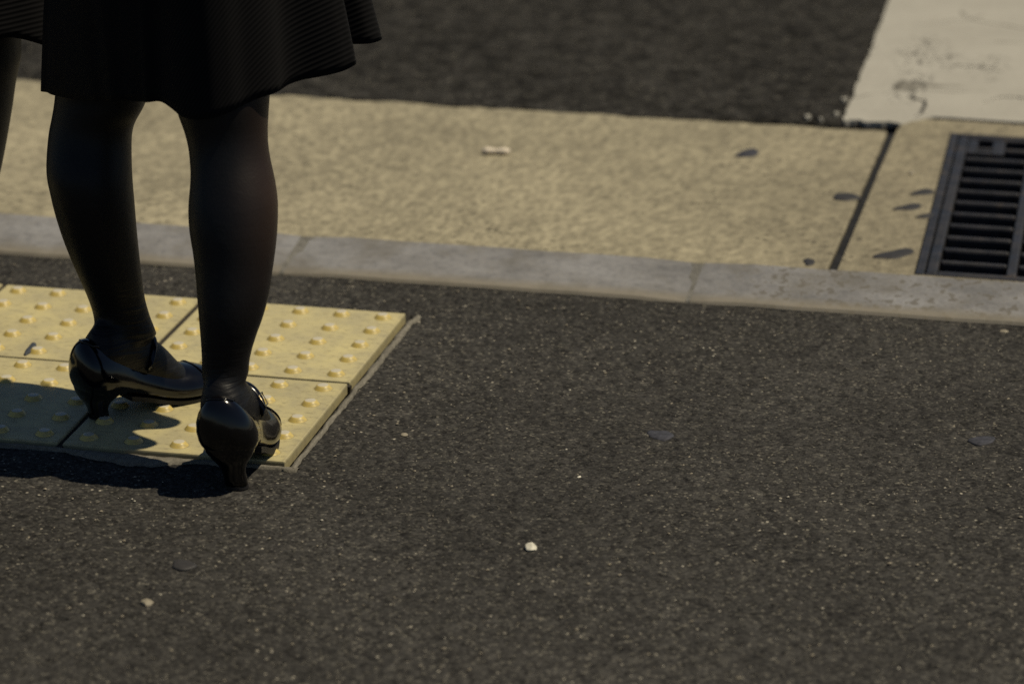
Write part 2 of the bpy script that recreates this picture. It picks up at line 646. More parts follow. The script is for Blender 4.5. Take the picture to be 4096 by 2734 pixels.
def road_xyz():
    X, T = np.meshgrid(xs, ys)
    gapx = np.clip((X - 0.12) / 0.22, 0, 1)
    edge = np.where(X < 0.585, 1.036 + 0.036 * gapx * gapx * (3 - 2 * gapx), 1.126) + 0.020 * (vnoise(X, X * 0, 0.035, 3) - 0.5) + 0.018 * (vnoise(X, X * 0, 0.012, 4) - 0.5)
    return X, T + edge


RX, RY = road_xyz()
road_h = RZ + 0.0042 * stone_height(RX, RY, 0.019) + 0.003 * (vnoise(RX, RY, 0.3, 7) - 0.5) - 0.002
road_h[0, :] = RZ - 0.03
ro = sheet("road", xs, ys, lambda X, Y: road_h, ROAD, kind="structure")
co = np.stack([RX, RY, road_h], -1).reshape(-1, 3).astype(np.float32)
ro.data.vertices.foreach_set("co", co.ravel())
ro.data.update()

# earth sheet under everything, out to the horizon
link("ground", mesh("ground", [(-400, -400, -0.75), (400, -400, -0.75), (400, 400, -0.75), (-400, 400, -0.75)], [(0, 1, 2, 3)], EARTH), kind="structure")

# bedding seen at the bottom of the open joints (leaves the drain pit free)
def box_mesh(name, x0, x1, y0, y1, z0, z1, mat):
    v, f = prism([(x0, y0, z0), (x1, y0, z0), (x1, y1, z0), (x0, y1, z0)], [(x0, y0, z1), (x1, y0, z1), (x1, y1, z1), (x0, y1, z1)])
    return mesh(name, v, f, mat)


# ------------------------------------------------------------------ kerb
KY0, KY1, KZ0, KZ1 = 0.136, 0.262, 0.001, 0.021
kerb = link("kerb", None, kind="structure")


def kerb_profile(x):
    p = [(KY0, -0.12), (KY0, KZ0 - 0.004), (KY0 + 0.003, KZ0), (KY0 + 0.004, KZ0 + 0.0008)]
    p += [(KY0 + (KY1 - KY0) * t, KZ0 + (KZ1 - KZ0) * t + 0.0015 * math.sin(t * 3.1)) for t in (0.3, 0.6, 0.88)]
    p += [(KY1 - 0.007, KZ1 + 0.0005), (KY1 - 0.003, KZ1 - 0.001), (KY1, KZ1 - 0.005), (KY1, -0.12)]
    return [(x, y, z) for y, z in p]


KL = 0.6005
for i in range(-6, 6):
    x0 = -0.2283 + 0.0032 + i * KL
    x1 = -0.2283 - 0.0032 + (i + 1) * KL
    n = 9
    rings = []
    for j in range(n):
        x = x0 + (x1 - x0) * j / (n - 1)
        e = 0.003 if j in (0, n - 1) else 0.0
        r = kerb_profile(x)
        rings.append([(px, py + 0.0016 * math.sin(px * 31 + i), pz - (e if pz > -0.1 else 0)) for px, py, pz in r])
    v, f = loft(rings)
    o = link("kerb_stone", mesh("kerb_stone", v, f, KERB), kerb)
    o.location = (0, 0, random.uniform(-0.0008, 0.0008))
# mortar in the joints, in one piece of bedding slightly below the stones
r0 = [(x, y + (0.002 if y < 0.2 else -0.002), z - 0.0035 if z > -0.1 else z + 0.005) for x, y, z in kerb_profile(-3.8)]
r1 = [(x, y + (0.002 if y < 0.2 else -0.002), z - 0.0035 if z > -0.1 else z + 0.005) for x, y, z in kerb_profile(3.3)]
v, f = loft([r0, r1])
link("kerb_mortar", mesh("kerb_mortar", v, f, KMORTAR), kerb)

# ------------------------------------------------------------------ gutter slabs
GZ = 0.015
gutter = link("gutter", None, kind="structure")


def ragged(x, amp, k):
    return amp * (math.sin(x * 37 + k) + 0.6 * math.sin(x * 91 + 2 * k) + 0.4 * math.sin(x * 173 + 3 * k))


def slab_left():
    xl, n = -4.0, 520
    far = [(xl + (0.5455 - xl) * i / n, 1.027 + 0.014 * (float(vnoise(np.array([xl + (0.5455 - xl) * i / n]), np.array([0.0]), 0.03, 21)[0]) - 0.5) * (1.0 if xl + (0.5455 - xl) * i / n < 0.2 else 0.6)) for i in range(n + 1)]
    side = [(0.5455 + 0.006 * (1 - t) + 0.0012 * math.sin(t * 40), 0.2645 + (1.02 - 0.2645) * t) for t in (0.95, 0.8, 0.65, 0.5, 0.35, 0.2, 0.0)]
    poly = far + side + [(xl, 0.2645)]
    poly = poly[::-1]
    v, f = prism([(x, y, -0.15) for x, y in poly], [(x, y, GZ) for x, y in poly])
    return mesh("gutter_slab", v, f, GUTTER)


o = link("gutter_slab", slab_left(), gutter)
add_bevel(o, 0.0025, 2)

# grate footprint: slightly sheared as measured
GX0, GX1, GY0, GY1 = 0.648, 1.115, 0.279, 1.040


def gs(x, y):
    return x + 0.0375 * (GY1 - y) if True else x


def slab_right():
    xr = 3.6
    a = 0.561
    outer = [(a + 0.006, 0.2645), (xr, 0.2645), (xr, 1.118)]
    n = 90
    outer += [(xr + (a + 0.03 - xr) * i / n, 1.118 + ragged(xr + (a + 0.03 - xr) * i / n, 0.0012, 2.0)) for i in range(1, n + 1)]
    outer += [(a + 0.004, 1.085), (a, 1.04), (a + 0.001, 0.8), (a + 0.004, 0.5)]
    hole = [(gs(GX0, GY0), GY0), (gs(GX1, GY0), GY0), (gs(GX1, GY1), GY1), (gs(GX0, GY1), GY1)]
    bm = bmesh.new()
    rings = []
    for pts in (outer, hole):
        vt = [bm.verts.new((x, y, GZ)) for x, y in pts]
        ed = [bm.edges.new((vt[i], vt[(i + 1) % len(vt)])) for i in range(len(vt))]
        rings.append((vt, ed))
    bmesh.ops.triangle_fill(bm, use_beauty=True, edges=rings[0][1] + rings[1][1])
    for vt, ed in rings:
        vb = [bm.verts.new((v.co.x, v.co.y, -0.15)) for v in vt]
        for i in range(len(vt)):
            j = (i + 1) % len(vt)
            bm.faces.new((vt[i], vt[j], vb[j], vb[i]))
    return bm_mesh("gutter_slab", bm, GUTTER)


o = link("gutter_slab", slab_right(), gutter)
# dark filler in the joint between the two slabs
jf = []
for k in range(31):
    t = k / 30
    y_ = 0.266 + (1.03 - 0.266) * t
    xc = 0.5585 + 0.0065 * (1 - t)
    z_ = GZ - 0.0035 - 0.002 * (0.5 + 0.5 * math.sin(k * 1.7))
    jf.append([(xc - 0.0115, y_, -0.10), (xc + 0.0085, y_, -0.10), (xc + 0.0085, y_, z_ - 0.001), (xc, y_, z_ + 0.0012), (xc - 0.0115, y_, z_ - 0.0006)])
v, f = loft(jf)
link("joint_filler", mesh("joint_filler", v, f, BITUMEN), gutter)
# bedding strip under the open joints
link("joint_bedding", box_mesh("joint_bedding", 0.50, 0.60, 1.031, 1.20, -0.16, -0.030, EARTH), gutter)
link("joint_bedding", box_mesh("joint_bedding", -4.0, 0.4995, 1.0, 1.10, -0.16, -0.030, EARTH), gutter)
link("joint_bedding", box_mesh("joint_bedding", 0.6005, 3.6, 1.09, 1.16, -0.16, -0.010, EARTH), gutter)

# ------------------------------------------------------------------ drain grate
grate = link("drain_grate", None, label="black cast iron drain grate with long open slots set in the pale gutter", category="drain grate")


def gbox(name, x0, x1, y0, y1, z0, z1, mat=IRON, bev=0.002, parent=grate):
    b = [(gs(x0, y0), y0, z0), (gs(x1, y0), y0, z0), (gs(x1, y1), y1, z0), (gs(x0, y1), y1, z0)]
    t = [(x, y, z1) for x, y, z in b]
    v, f = prism(b, t)
    o = link(name, mesh(name, v, f, mat), parent)
    if bev:
        add_bevel(o, bev)
    return o


g = 0.0015
FT = GZ + 0.001
# outer angle-iron frame
gbox("frame_rail", GX0 + g, GX0 + 0.0145, GY0 + g, GY1 - g, -0.06, FT)
gbox("frame_rail", GX1 - 0.0145, GX1 - g, GY0 + g, GY1 - g, -0.06, FT)
gbox("frame_rail", GX0 + 0.015, GX1 - 0.015, GY1 - 0.014, GY1 - g, -0.06, FT)
gbox("frame_rail", GX0 + 0.015, GX1 - 0.015, GY0 + g, GY0 + 0.010, -0.06, FT)
# grate itself
ix0, ix1, iy0, iy1 = GX0 + 0.0165, GX1 - 0.0165, GY0 + 0.0125, GY1 - 0.017
GT = GZ + 0.0005
gbox("grate_rail", ix0, ix0 + 0.016, iy0, iy1, -0.045, GT, bev=0.003)
gbox("grate_rail", ix1 - 0.016, ix1, iy0, iy1, -0.045, GT, bev=0.003)
gbox("grate_rail", ix0 + 0.0165, ix1 - 0.0165, iy0, iy0 + 0.012, -0.045, GT, bev=0.003)
gbox("grate_rail", ix0 + 0.0165, ix1 - 0.0165, iy1 - 0.012, iy1, -0.045, GT, bev=0.003)
cell = (ix1 - ix0 - 0.032) / 4
cross = [ix0 + 0.016 + cell * i for i in (1, 2, 3)]
cross = [ix0 + 0.016 + 0.098, ix0 + 0.016 + 0.098 + 0.1125, ix0 + 0.016 + 0.098 + 0.225]
for cx in cross:
    gbox("cross_rail", cx, cx + 0.0145, iy0 + 0.0125, iy1 - 0.0125, -0.045, GT - 0.0004, bev=0.003)
segs = [(ix0 + 0.0165, cross[0] - 0.0005)] + [(cross[i] + 0.015, cross[i + 1] - 0.0005) for i in (0, 1)] + [(cross[2] + 0.015, ix1 - 0.0165)]
bar_me = {}
for k in range(11):
    yb = 0.3561 + (k) * 0.0609
    if yb > iy1 - 0.03:
        break
    for j, (x0, x1) in enumerate(segs):
        b = gbox("grate_bar", x0, x1, yb - 0.0060, yb + 0.0060, -0.040, GT - 0.0015, bev=0.004)
# lifting hole plate in the far left corner
hx0 = ix0 + 0.0165
gbox("lifting_plate", hx0, hx0 + 0.016, 0.932, iy1 - 0.0125, -0.03, GT - 0.001)
gbox("lifting_plate", hx0 + 0.040, hx0 + 0.060, 0.932, iy1 - 0.0125, -0.03, GT - 0.001)
gbox("lifting_plate", hx0 + 0.0165, hx0 + 0.0395, 0.932, 0.946, -0.03, GT - 0.001)
gbox("lifting_lug", hx0 + 0.020, hx0 + 0.036, 0.972, 0.984, -0.03, GT - 0.006)
# pit below
bm = bmesh.new()
pv = []
for z in (-0.061, -0.60):
    pv.append([bm.verts.new((gs(x, y), y, z)) for x, y in ((GX0 - 0.01, GY0 - 0.01), (GX1 + 0.01, GY0 - 0.01), (GX1 + 0.01, GY1 + 0.01), (GX0 - 0.01, GY1 + 0.01))])
for i in range(4):
    bm.faces.new((pv[0][i], pv[0][(i + 1) % 4], pv[1][(i + 1) % 4], pv[1][i]))
bm.faces.new(pv[1])
link("drain_pit", bm_mesh("drain_pit", bm, PITM), grate)

# ------------------------------------------------------------------ white crossing stripe
def stripe():
    n = 160
    pts = []
    for i in range(n + 1):             # left edge going away
        t = i / n
        y = 1.082 + 2.9 * t
        x = 0.466 - 0.0349 * (y - 1.082) + 0.004 * (vnoise(np.array([y]), np.array([0.0]), 0.035, 11)[0] - 0.5) + 0.004 * (vnoise(np.array([y]), np.array([0.0]), 0.012, 12)[0] - 0.5)
        pts.append((x, y))
    pts += [(2.2, 3.98), (2.2, 1.131)]
    m = 120
    for i in range(1, m + 1):          # front edge coming back
        x = 2.2 + (0.61 - 2.2) * i / m
        pts.append((x, 1.131 + ragged(x, 0.0008, 3.0)))
    m = 46
    for i in range(1, m + 1):
        x = 0.595 + (0.47 - 0.595) * i / m
        pts.append((x, 1.080 + 0.014 * (vnoise(np.array([x]), np.array([0.0]), 0.012, 13)[0] - 0.5) + (0.03 * max(0, (x - 0.57) / 0.025))))
    pts = pts[::-1]
    v, f = prism([(x, y, RZ - 0.004) for x, y in pts], [(x, y, RZ + 0.0055) for x, y in pts])
    me = mesh("crossing_stripe", v, f, PAINT)
    return me


o = link("crossing_stripe", stripe(), label="worn white painted stripe on the dark road behind the drain grate", category="road marking")
for poly in ([(3640, 385), (3662, 398), (3700, 402), (3697, 425), (3686, 452), (3650, 474)], [(3935, 412), (3975, 395), (4020, 386), (4096, 392), (4180, 400)], [(3830, 262), (3900, 268), (3990, 275)]):
    pts = [on_z(a_ / K, b_ / K, RZ + 0.0055) for a_, b_ in poly]
    dense = []
    for p_, q_ in zip(pts[:-1], pts[1:]):
        for k in range(6):
            t = k / 6
            dense.append(p_.lerp(q_, t) + Vector((random.uniform(-.0015, .0015), random.uniform(-.004, .004), 0)))
    vv, ff = [], []
    for k, p_ in enumerate(dense):
        w_ = random.uniform(0.0012, 0.0040) * (0.5 if poly[0][0] > 3800 else 1.0)
        vv += [(p_.x - w_, p_.y - 1.6 * w_, RZ + 0.0059), (p_.x + w_, p_.y + 1.6 * w_, RZ + 0.0059)]
        if k:
            ff.append((2 * k - 2, 2 * k - 1, 2 * k + 1, 2 * k))
    link("paint_crack", mesh("paint_crack", vv, ff, BITUMEN), o)
# a few paint flecks beside the edge
for (px, py, r) in ((3380 / K, 405 / K, 0.0060), (3345 / K, 463 / K, 0.004), (3230 / K, 474 / K, 0.0055), (3285 / K, 484 / K, 0.0032)):
    c = on_z(px, py, RZ)
    nn = 9
    ring = [(c.x + r * random.uniform(.7, 1.2) * math.cos(a * 6.283 / nn), c.y + 1.6 * r * random.uniform(.7, 1.2) * math.sin(a * 6.283 / nn)) for a in range(nn)]
    v, f = prism([(x, y, RZ - 0.004) for x, y in ring], [(x, y, RZ + 0.005) for x, y in ring])
    link("paint_fleck", mesh("paint_fleck", v, f, PAINT), o)

# ------------------------------------------------------------------ tactile paving
tact = link("tactile_paving", None, label="yellow tactile paving of studded tiles under the shoes at the kerb", category="tactile paving")
TS = 0.2925


def tile_mesh():
    bm = bmesh.new()
    bmesh.ops.create_cube(bm, size=1.0)
    for v in bm.verts:
        v.co = Vector((v.co.x * TS, v.co.y * TS, v.co.z * 0.014 - 0.007))
    es = [e for e in bm.edges if all(abs(v.co.z) < 1e-6 for v in e.verts)] + [e for e in bm.edges if abs(e.verts[0].co.z - e.verts[1].co.z) > 1e-3]
    bmesh.ops.bevel(bm, geom=es, offset=0.0022, segments=2, affect='EDGES', profile=0.6)
    return bm_mesh("paving_tile", bm, YELLOW)


def stud_mesh():
    prof = [(0.0126, -0.0006), (0.0120, 0.0002), (0.0113, 0.0010), (0.0100, 0.0026), (0.0086, 0.0043), (0.0077, 0.0051), (0.0066, 0.00545), (0.0030, 0.0056)]
    n = 20
    rings = [[(r * math.cos(a * 6.28318 / n), r * math.sin(a * 6.28318 / n), z) for a in range(n)] for r, z in prof]
    v, f = loft(rings)
    return mesh("stud", v, f, STUD, True)


tme, sme = tile_mesh(), stud_mesh()
for i in range(-5, 1):
    for j in range(2):
        x, y = -0.15 + 0.3 * i, -0.15 - 0.3 * j
        t = link("paving_tile", tme, tact, (x + random.uniform(-.0008, .0008), y + random.uniform(-.0008, .0008), random.uniform(-.0006, .0004)),
                 (random.uniform(-.001, .001), random.uniform(-.001, .001), random.uniform(-.002, .002)))
        for a in range(5):
            for b in range(5):
                link("stud", sme, t, (-0.12 + 0.06 * a, -0.12 + 0.06 * b, 0))


SAND = mat_plain("joint_sand", (.036, .031, .025), 0.9, 0.2, nscale=150, amt=0.4)
for i in range(-5, 0):
    link("joint_sand", box_mesh("joint_sand", 0.3 * i - 0.0042, 0.3 * i + 0.0042, -0.603, -0.001, -0.013, -0.0034, SAND), tact)
link("joint_sand", box_mesh("joint_sand", -1.79, -0.001, -0.3042, -0.2958, -0.0125, -0.0042, SAND), tact)


def strip_mesh(name, pts_in, pts_out, z, mat):
    """ribbon with uneven top and depth between two polylines"""
    n = len(pts_in)
    v, f = [], []
    for k in range(n):
        a, b = Vector(pts_in[k]), Vector(pts_out[k])
        for t, dz in ((0, -0.012), (0.02, -0.001), (0.5, 0.0012), (0.95, 0.0002), (1.0, -0.012)):
            p = a.lerp(b, t)
            v.append((p.x, p.y, z + dz + 0.0005 * math.sin(k * 2.1 + t * 5)))
    for k in range(n - 1):
        for t in range(4):
            a = k * 5 + t
            f.append((a, a + 1, a + 6, a + 5))
    return mesh(name, v, f, mat, True)


# mortar along the right side and the front of the tiles
n = 70
pi_, po = [], []
for k in range(n + 1):
    y = -0.006 - 0.603 * k / n
    gap = 0.0050 if y < -0.03 else 0.010
    if abs(y + 0.315) < 0.008:
        gap = 0.004
    w = 0.0076 + 0.0008 * math.sin(y * 47) + 0.0006 * math.sin(y * 213) + (0.0022 if y > -0.3 else 0.0)
    pi_.append((0.0005 + gap + 0.0012 * math.sin(y * 90), y))
    po.append((0.0005 + gap + w, y))
link("mortar_strip", strip_mesh("mortar_strip", pi_, po, -0.0022, MORTAR), tact)
n = 200
pi_, po = [], []
for k in range(n + 1):
    x = -1.75 + (1.75 + 0.018) * k / n
    w = 0.0125 + 0.003 * math.sin(x * 61) + 0.002 * math.sin(x * 149)
    if -0.275 < x < -0.115:
        w += 0.022 * math.sin((x + 0.275) / 0.16 * math.pi) ** 0.7
    if x < -0.28:
        w *= 0.6
    pi_.append((x, -0.6035 + 0.0008 * math.sin(x * 120)))
    po.append((x, -0.6035 - w))
link("mortar_strip", strip_mesh("mortar_strip", pi_[::-1], po[::-1], -0.0022, MORTAR), tact)

# ------------------------------------------------------------------ people
def catmull_closed(P, n):
    P = [Vector(p) for p in P]
    m = len(P)
    out = []
    for i in range(m):
        p0, p1, p2, p3 = P[i - 1], P[i], P[(i + 1) % m], P[(i + 2) % m]
        for k in range(n):
            t = k / n
            out.append(0.5 * ((2 * p1) + (p2 - p0) * t + (2 * p0 - 5 * p1 + 4 * p2 - p3) * t * t + (-p0 + 3 * p1 - 3 * p2 + p3) * t ** 3))
    return out


def ellipse_ring(c, rx, ry, n=28, rot=0.0):
    out = []
    for k in range(n):
        a = 2 * math.pi * k / n
        x, y = rx * math.cos(a), ry * math.sin(a)
        out.append((c[0] + x * math.cos(rot) - y * math.sin(rot), c[1] + x * math.sin(rot) + y * math.cos(rot), c[2]))
    return out


class Foot:
    """local frame of a shoe: u forward, v to its right, w up"""
    def __init__(self, heel, ang, z0=0.0, zs=1.0, lean=0.0, bs=1.0):
        self.zs, self.lean, self.bs = zs, lean, bs
        self.h = Vector((heel[0], heel[1], z0))
        self.U = Vector((math.cos(ang), math.sin(ang), 0))
        self.V = Vector((math.sin(ang), -math.cos(ang), 0))

    def p(self, u, v, w):
        w = w * self.zs * (self.bs + (1 - self.bs) * min(1.0, w / 0.09))
        v = v + self.lean * w * min(1.0, max(0.0, (0.12 - u) / 0.09))
        return tuple(self.h + self.U * u + self.V * v + Vector((0, 0, w)))


SU = [-.015, -.0115, -.005, .005, .018, .03, .045, .06, .08, .10, .12, .135, .145, .16, .175, .19, .202, .210, .2145]
S_BOT = [.073, .060, .049, .0425, .0410, .040, .0375, .0325, .0250, .0160, .009, .006, .005, .0045, .005, .007, .0095, .012, .015]
S_TOP = [.084, .100, .1135, .1185, .1135, .1070, .0975, .088, .0765, .0665, .0595, .057, .056, .053, .048, .041, .0335, .027, .021]
S_HW = [.008, .0200, .0298, .0355, .0375, .0370, .0350, .0330, .0330, .0350, .0385, .0405, .0412, .0400, .0365, .0300, .0215, .0135, .0050]


def shoe_pt(ft, u, a, grow=0.0):
    b, t, h = (smooth_interp(u, SU, q) for q in (S_BOT, S_TOP, S_HW))
    h = max(h, 0.004) + grow
    t += grow
    ca, sa = math.cos(a), math.sin(a)
    # superellipse, flatter below, narrower above
    x = math.copysign(abs(ca) ** (0.86 if u < 0.06 else 0.76), ca)
    zz = math.copysign(abs(sa) ** (0.70 if sa < 0 else 0.88), sa)
    mid = b + (t - b) * 0.40
    z = mid + (zz * (t - mid) if sa >= 0 else zz * (mid - b))
    nar = 1.0 - (0.27 if u < 0.07 else max(0.16, 0.27 - 4.4 * (u - 0.07))) * max(0, zz) ** 1.5
    return ft.p(u, x * h * nar, z)


def shoe_ring(ft, u, n=28):
    return [shoe_pt(ft, u, 2 * math.pi * k / n) for k in range(n)]


def tube(path, r, n=8, closed=False):
    P = [Vector(p) for p in path]
    m = len(P)
    rings = []
    for i in range(m):
        a = P[i - 1] if (i > 0 or closed) else P[i]
        b = P[(i + 1) % m] if (i < m - 1 or closed) else P[i]
        t = (b - a).normalized()
        s = t.cross(Vector((0, 0, 1)))
        if s.length < 1e-3:
            s = t.cross(Vector((0, 1, 0)))
        s.normalize()
        w = s.cross(t)
        rad = r(i / (m - 1)) if callable(r) else r
        rx, ry = rad if isinstance(rad, tuple) else (rad, rad)
        rings.append([tuple(P[i] + s * (rx * math.cos(2 * math.pi * k / n)) + w * (ry * math.sin(2 * math.pi * k / n))) for k in range(n)])
    if closed:
        rings.append(rings[0])
        return loft(rings, cap=False)
    return loft(rings)


FU = [.003, .012, .025, .04, .055, .07, .085, .10, .12, .14, .165, .185]
FT = [.104, .124, .138, .142, .139, .127, .1145, .102, .083, .060, .042, .032]
FB = [.075, .064, .054, .050, .046, .040, .034, .028, .020, .014, .012, .012]
FH = [.018, .0265, .0305, .0310, .0298, .0288, .0288, .0297, .0315, .0330, .030, .020]


def make_shoe(person, ft, side):
    us = [-.015 + (.2145 + .015) * (k / 59) ** 1.25 for k in range(60)]
    rings = [shoe_ring(ft, u) for u in us]
    v, f = loft(rings)
    shoe = link("shoe", mesh("shoe", v, f, LEATHER, True), person)
    # heel: wide under the counter, waisted, small top piece
    hp = [(0.062, .0335, -.0100, .052), (0.054, .0325, -.0095, .049), (0.046, .0295, -.0080, .0440), (0.039, .0238, -.0050, .0370), (0.032, .0185, -.0005, .0315),
          (0.025, .0152, .0030, .0285), (0.018, .0138, .0050, .0275), (0.011, .0140, .0060, .0280), (0.0042, .0140, .0062, .0290)]
    rr = []
    n = 24
    for z, hw, ub, uf in hp:
        c, h = (ub + uf) / 2, (uf - ub) / 2
        ring = []
        for k in range(n):
            a = 2 * math.pi * k / n
            ca, sa = math.cos(a), math.sin(a)
            x = h * math.copysign(abs(ca) ** 0.75, ca)
            if ca > 0.0:
                x = h * ca ** 0.45 * 1.0
            ring.append(ft.p(c + x, hw * math.copysign(abs(sa) ** 0.8, sa), z))
        rr.append(ring)
    v, f = loft(rr)
    heel = link("heel", mesh("heel", v, f, LEATHER, True), shoe)
    z, hw, ub, uf = hp[-1]
    rr = []
    for zz, s in ((0.0040, 1.04), (0.0, 1.03)):
        c, h = (ub + uf) / 2, (uf - ub) / 2 * s
        rr.append([ft.p(c + h * math.cos(2 * math.pi * k / n), hw * s * math.sin(2 * math.pi * k / n), zz) for k in range(n)])
    v, f = loft(rr)
    link("heel_tip", mesh("heel_tip", v, f, SOLE), shoe)
    # thin sole from the arch to the toe
    so = []
    for k in range(24):
        u = .05 + (.2155 - .05) * k / 23
        b, h = smooth_interp(u, SU, S_BOT), smooth_interp(u, SU, S_HW)
        h = max(0.004, h * 0.93)
        top, bot = b + 0.0035, max(0.0002, b - 0.0045)
        so.append([ft.p(u, -h, top), ft.p(u, h, top), ft.p(u, h * .97, bot), ft.p(u, -h * .97, bot)])
    v, f = loft(so)
    link("sole", mesh("sole", v, f, SOLE), shoe)
    # piping round the opening
    loop = []
    A0 = 1.02
    for k in range(26):
        loop.append(shoe_pt(ft, .004 + .120 * k / 25, A0, 0.0003))
    for k in range(1, 14):
        t = k / 14
        loop.append(shoe_pt(ft, .124 + .010 * math.sin(math.pi * t), A0 + (math.pi - 2 * A0) * t, 0.0003))
    for k in range(26):
        loop.append(shoe_pt(ft, .124 - .120 * k / 25, math.pi - A0, 0.0003))
    for k in range(1, 10):
        t = k / 10
        loop.append(shoe_pt(ft, .004 - .006 * math.sin(math.pi * t), math.pi - A0 - (math.pi - 2 * A0) * t, 0.0003))
    v, f = tube(loop, 0.0012, 8, True)
    link("piping", mesh("piping", v, f, LEATHER, True), shoe)
    # strap over the instep, buckle on the outer side
    path = []
    for k in range(29):
        a = math.pi * (-0.08 + 1.16 * k / 28)
        sa = math.sin(a)
        u = 0.080 + 0.019 * max(0, sa)
        t, b, h = (smooth_interp(u, FU, q) for q in (FT, FB, FH))
        c, rr_ = (t + b) / 2, (t - b) / 2
        path.append(ft.p(u, -(h + 0.0022) * math.cos(a) * (1 - 0.22 * max(0, sa)) - 0.0 , c + (rr_ + 0.0004) * sa))
    v, f = tube(path, (0.0050, 0.0016), 8)
    link("strap", mesh("strap", v, f, LEATHER, True), shoe)
    s = side
    bk = []
    for du, dw in ((-.0065, -.007), (.0065, -.007), (.0065, .007), (-.0065, .007)):
        bk.append(ft.p(0.0855 + du, s * (0.0318 - dw * 0.45), 0.086 + dw))
    v, f = tube(bk, 0.0011, 6, True)
    link("buckle", mesh("buckle", v, f, METAL, True), shoe)
    # seam line across the vamp
    seam = []
    for k in range(17):
        a = math.pi * k / 16
        u = 0.172 - 0.012 * math.sin(a)
        b, t, h = (smooth_interp(u, SU, x) for x in (S_BOT, S_TOP, S_HW))
        mid = b + (t - b) * 0.4
        z = mid + (t - mid) * math.sin(a) ** 0.8
        nar = 1 - 0.16 * math.sin(a) ** 1.2
        ca = math.cos(a)
        seam.append(ft.p(u, math.copysign(abs(ca) ** 0.72, ca) * h * nar * 1.005, z + 0.0003))
    v, f = tube(seam, 0.0011, 6)
    link("seam", mesh("seam", v, f, LEATHER, True), shoe)
    return shoe


def foot_rings(ft):
    rings = []
    for u, t, b, h in zip(FU, FT, FB, FH):
        c, r = (t + b) / 2, (t - b) / 2
        ring = []
        for k in range(24):
            a = 2 * math.pi * k / 24
            sa = math.sin(a)
            ring.append(ft.p(u, h * math.cos(a) * (1 - 0.22 * max(0, sa)), c + r * sa))
        rings.append(ring)
    return rings


def leg_rings(rows, yc, squash):
    """rows: (image row, left edge, right edge); yc(z-less) depth by row"""
    rings = []
    for y, xl, xr in rows:
        Y = yc(y)
        pl, pr = on_y(xl, y, Y), on_y(xr, y, Y)
        c = (pl + pr) / 2
        r = (pr.x - pl.x) / 2 * 0.985
        k = squash(y)
        rings.append(ellipse_ring((c.x, Y, c.z), r, r * k))
    return rings


def make_body(person, lofts, name="body"):
    v, f = [], []
    for vv, ff in lofts:
        b = len(v)
        v += list(vv)
        f += [tuple(i + b for i in q) for q in ff]
    me = mesh(name, v, f, TIGHTS)
    o = link(name, me, person)
    bm = bmesh.new()
    bm.from_mesh(me)
    bmesh.ops.recalc_face_normals(bm, faces=bm.faces)
    bm.to_mesh(me)
    bm.free()
    r = o.modifiers.new("remesh", 'REMESH')
    r.mode = 'VOXEL'
    r.voxel_size = 0.0042
    r.use_smooth_shade = True
    s = o.modifiers.new("smooth", 'CORRECTIVE_SMOOTH')
    s.factor = 0.5
    s.iterations = 6
    s.use_only_smooth = True
    dg = bpy.context.evaluated_depsgraph_get()
    o2 = bpy.data.meshes.new_from_object(o.evaluated_get(dg))
    o.modifiers.clear()
    o.data = o2
    o2.name = name
    o2.materials.clear()
    o2.materials.append(TIGHTS)
    o2.polygons.foreach_set("use_smooth", [True] * len(o2.polygons))
    return o


def make_skirt(person, hem, waist_c, waist_r, n_sub=10, kang=0.6, ang0=0.0):
    H = catmull_closed(hem, n_sub)
    n = len(H)
    ctr = Vector((waist_c[0], waist_c[1], 0))
    W = []
    for p in H:
        d = p - ctr
        a = math.atan2(d.y / waist_r[1], d.x / waist_r[0])
        W.append(Vector((waist_c[0] + waist_r[0] * math.cos(a), waist_c[1] + waist_r[1] * math.sin(a), waist_c[2])))
    rows = 46
    v, f, uvs = [], [], []
    # arc position along hem for the cloth pattern
    for i in range(rows + 1):
        t = i / rows
        for j in range(n):
            p = H[j].lerp(W[j], t)
            # hips: push outwards in the upper half
            d = Vector((p.x - ctr.x, p.y - ctr.y, 0))
            hip = 1 + 0.045 * math.sin(math.pi * t)
            p = Vector((ctr.x + d.x * hip, ctr.y + d.y * hip, p.z))
            # soft folds fading upward
            a = math.atan2(d.y, d.x)
            amp = (0.0040 if d.x > 0 else 0.0012) * (1 - t) ** 1.2
            fold = amp * (math.sin(a * 11 + 0.7) + 0.6 * math.sin(a * 17 + 2.0))
            if d.length > 1e-4:
                p += d.normalized() * fold
            v.append(p)
    for i in range(rows):
        for j in range(n):
            f.append((i * n + j, i * n + (j + 1) % n, (i + 1) * n + (j + 1) % n, (i + 1) * n + j))
    me = mesh("skirt", v, f, CLOTH, True)
    uv = me.uv_layers.new(name="UVMap")
    apex = Vector((waist_c[0], waist_c[1], waist_c[2] + 0.12))
    co = {}
    for idx, p in enumerate(v):
        d = p - apex
        a = math.atan2(d.y, d.x) - ang0
        a = (a + math.pi) % (2 * math.pi) - math.pi
        r = d.length
        co[idx] = (r * math.cos(kang * a), r * math.sin(kang * a))
    for lp in me.loops:
        uv.data[lp.index].uv = co[lp.vertex_index]
    o = link("skirt", me, person)
    m = o.modifiers.new("solid", 'SOLIDIFY')
    m.thickness = 0.0022
    m.offset = -1
    return o


def pelvis(c, rx, ry, z0, z1):
    rings = []
    for k in range(9):
        t = k / 8
        z = z0 + (z1 - z0) * t
        s = [0.72, 0.92, 1.0, 1.0, 0.97, 0.92, 0.85, 0.78, 0.72][k]
        rings.append(ellipse_ring((c[0], c[1], z), rx * s, ry * s))
    return loft(rings)


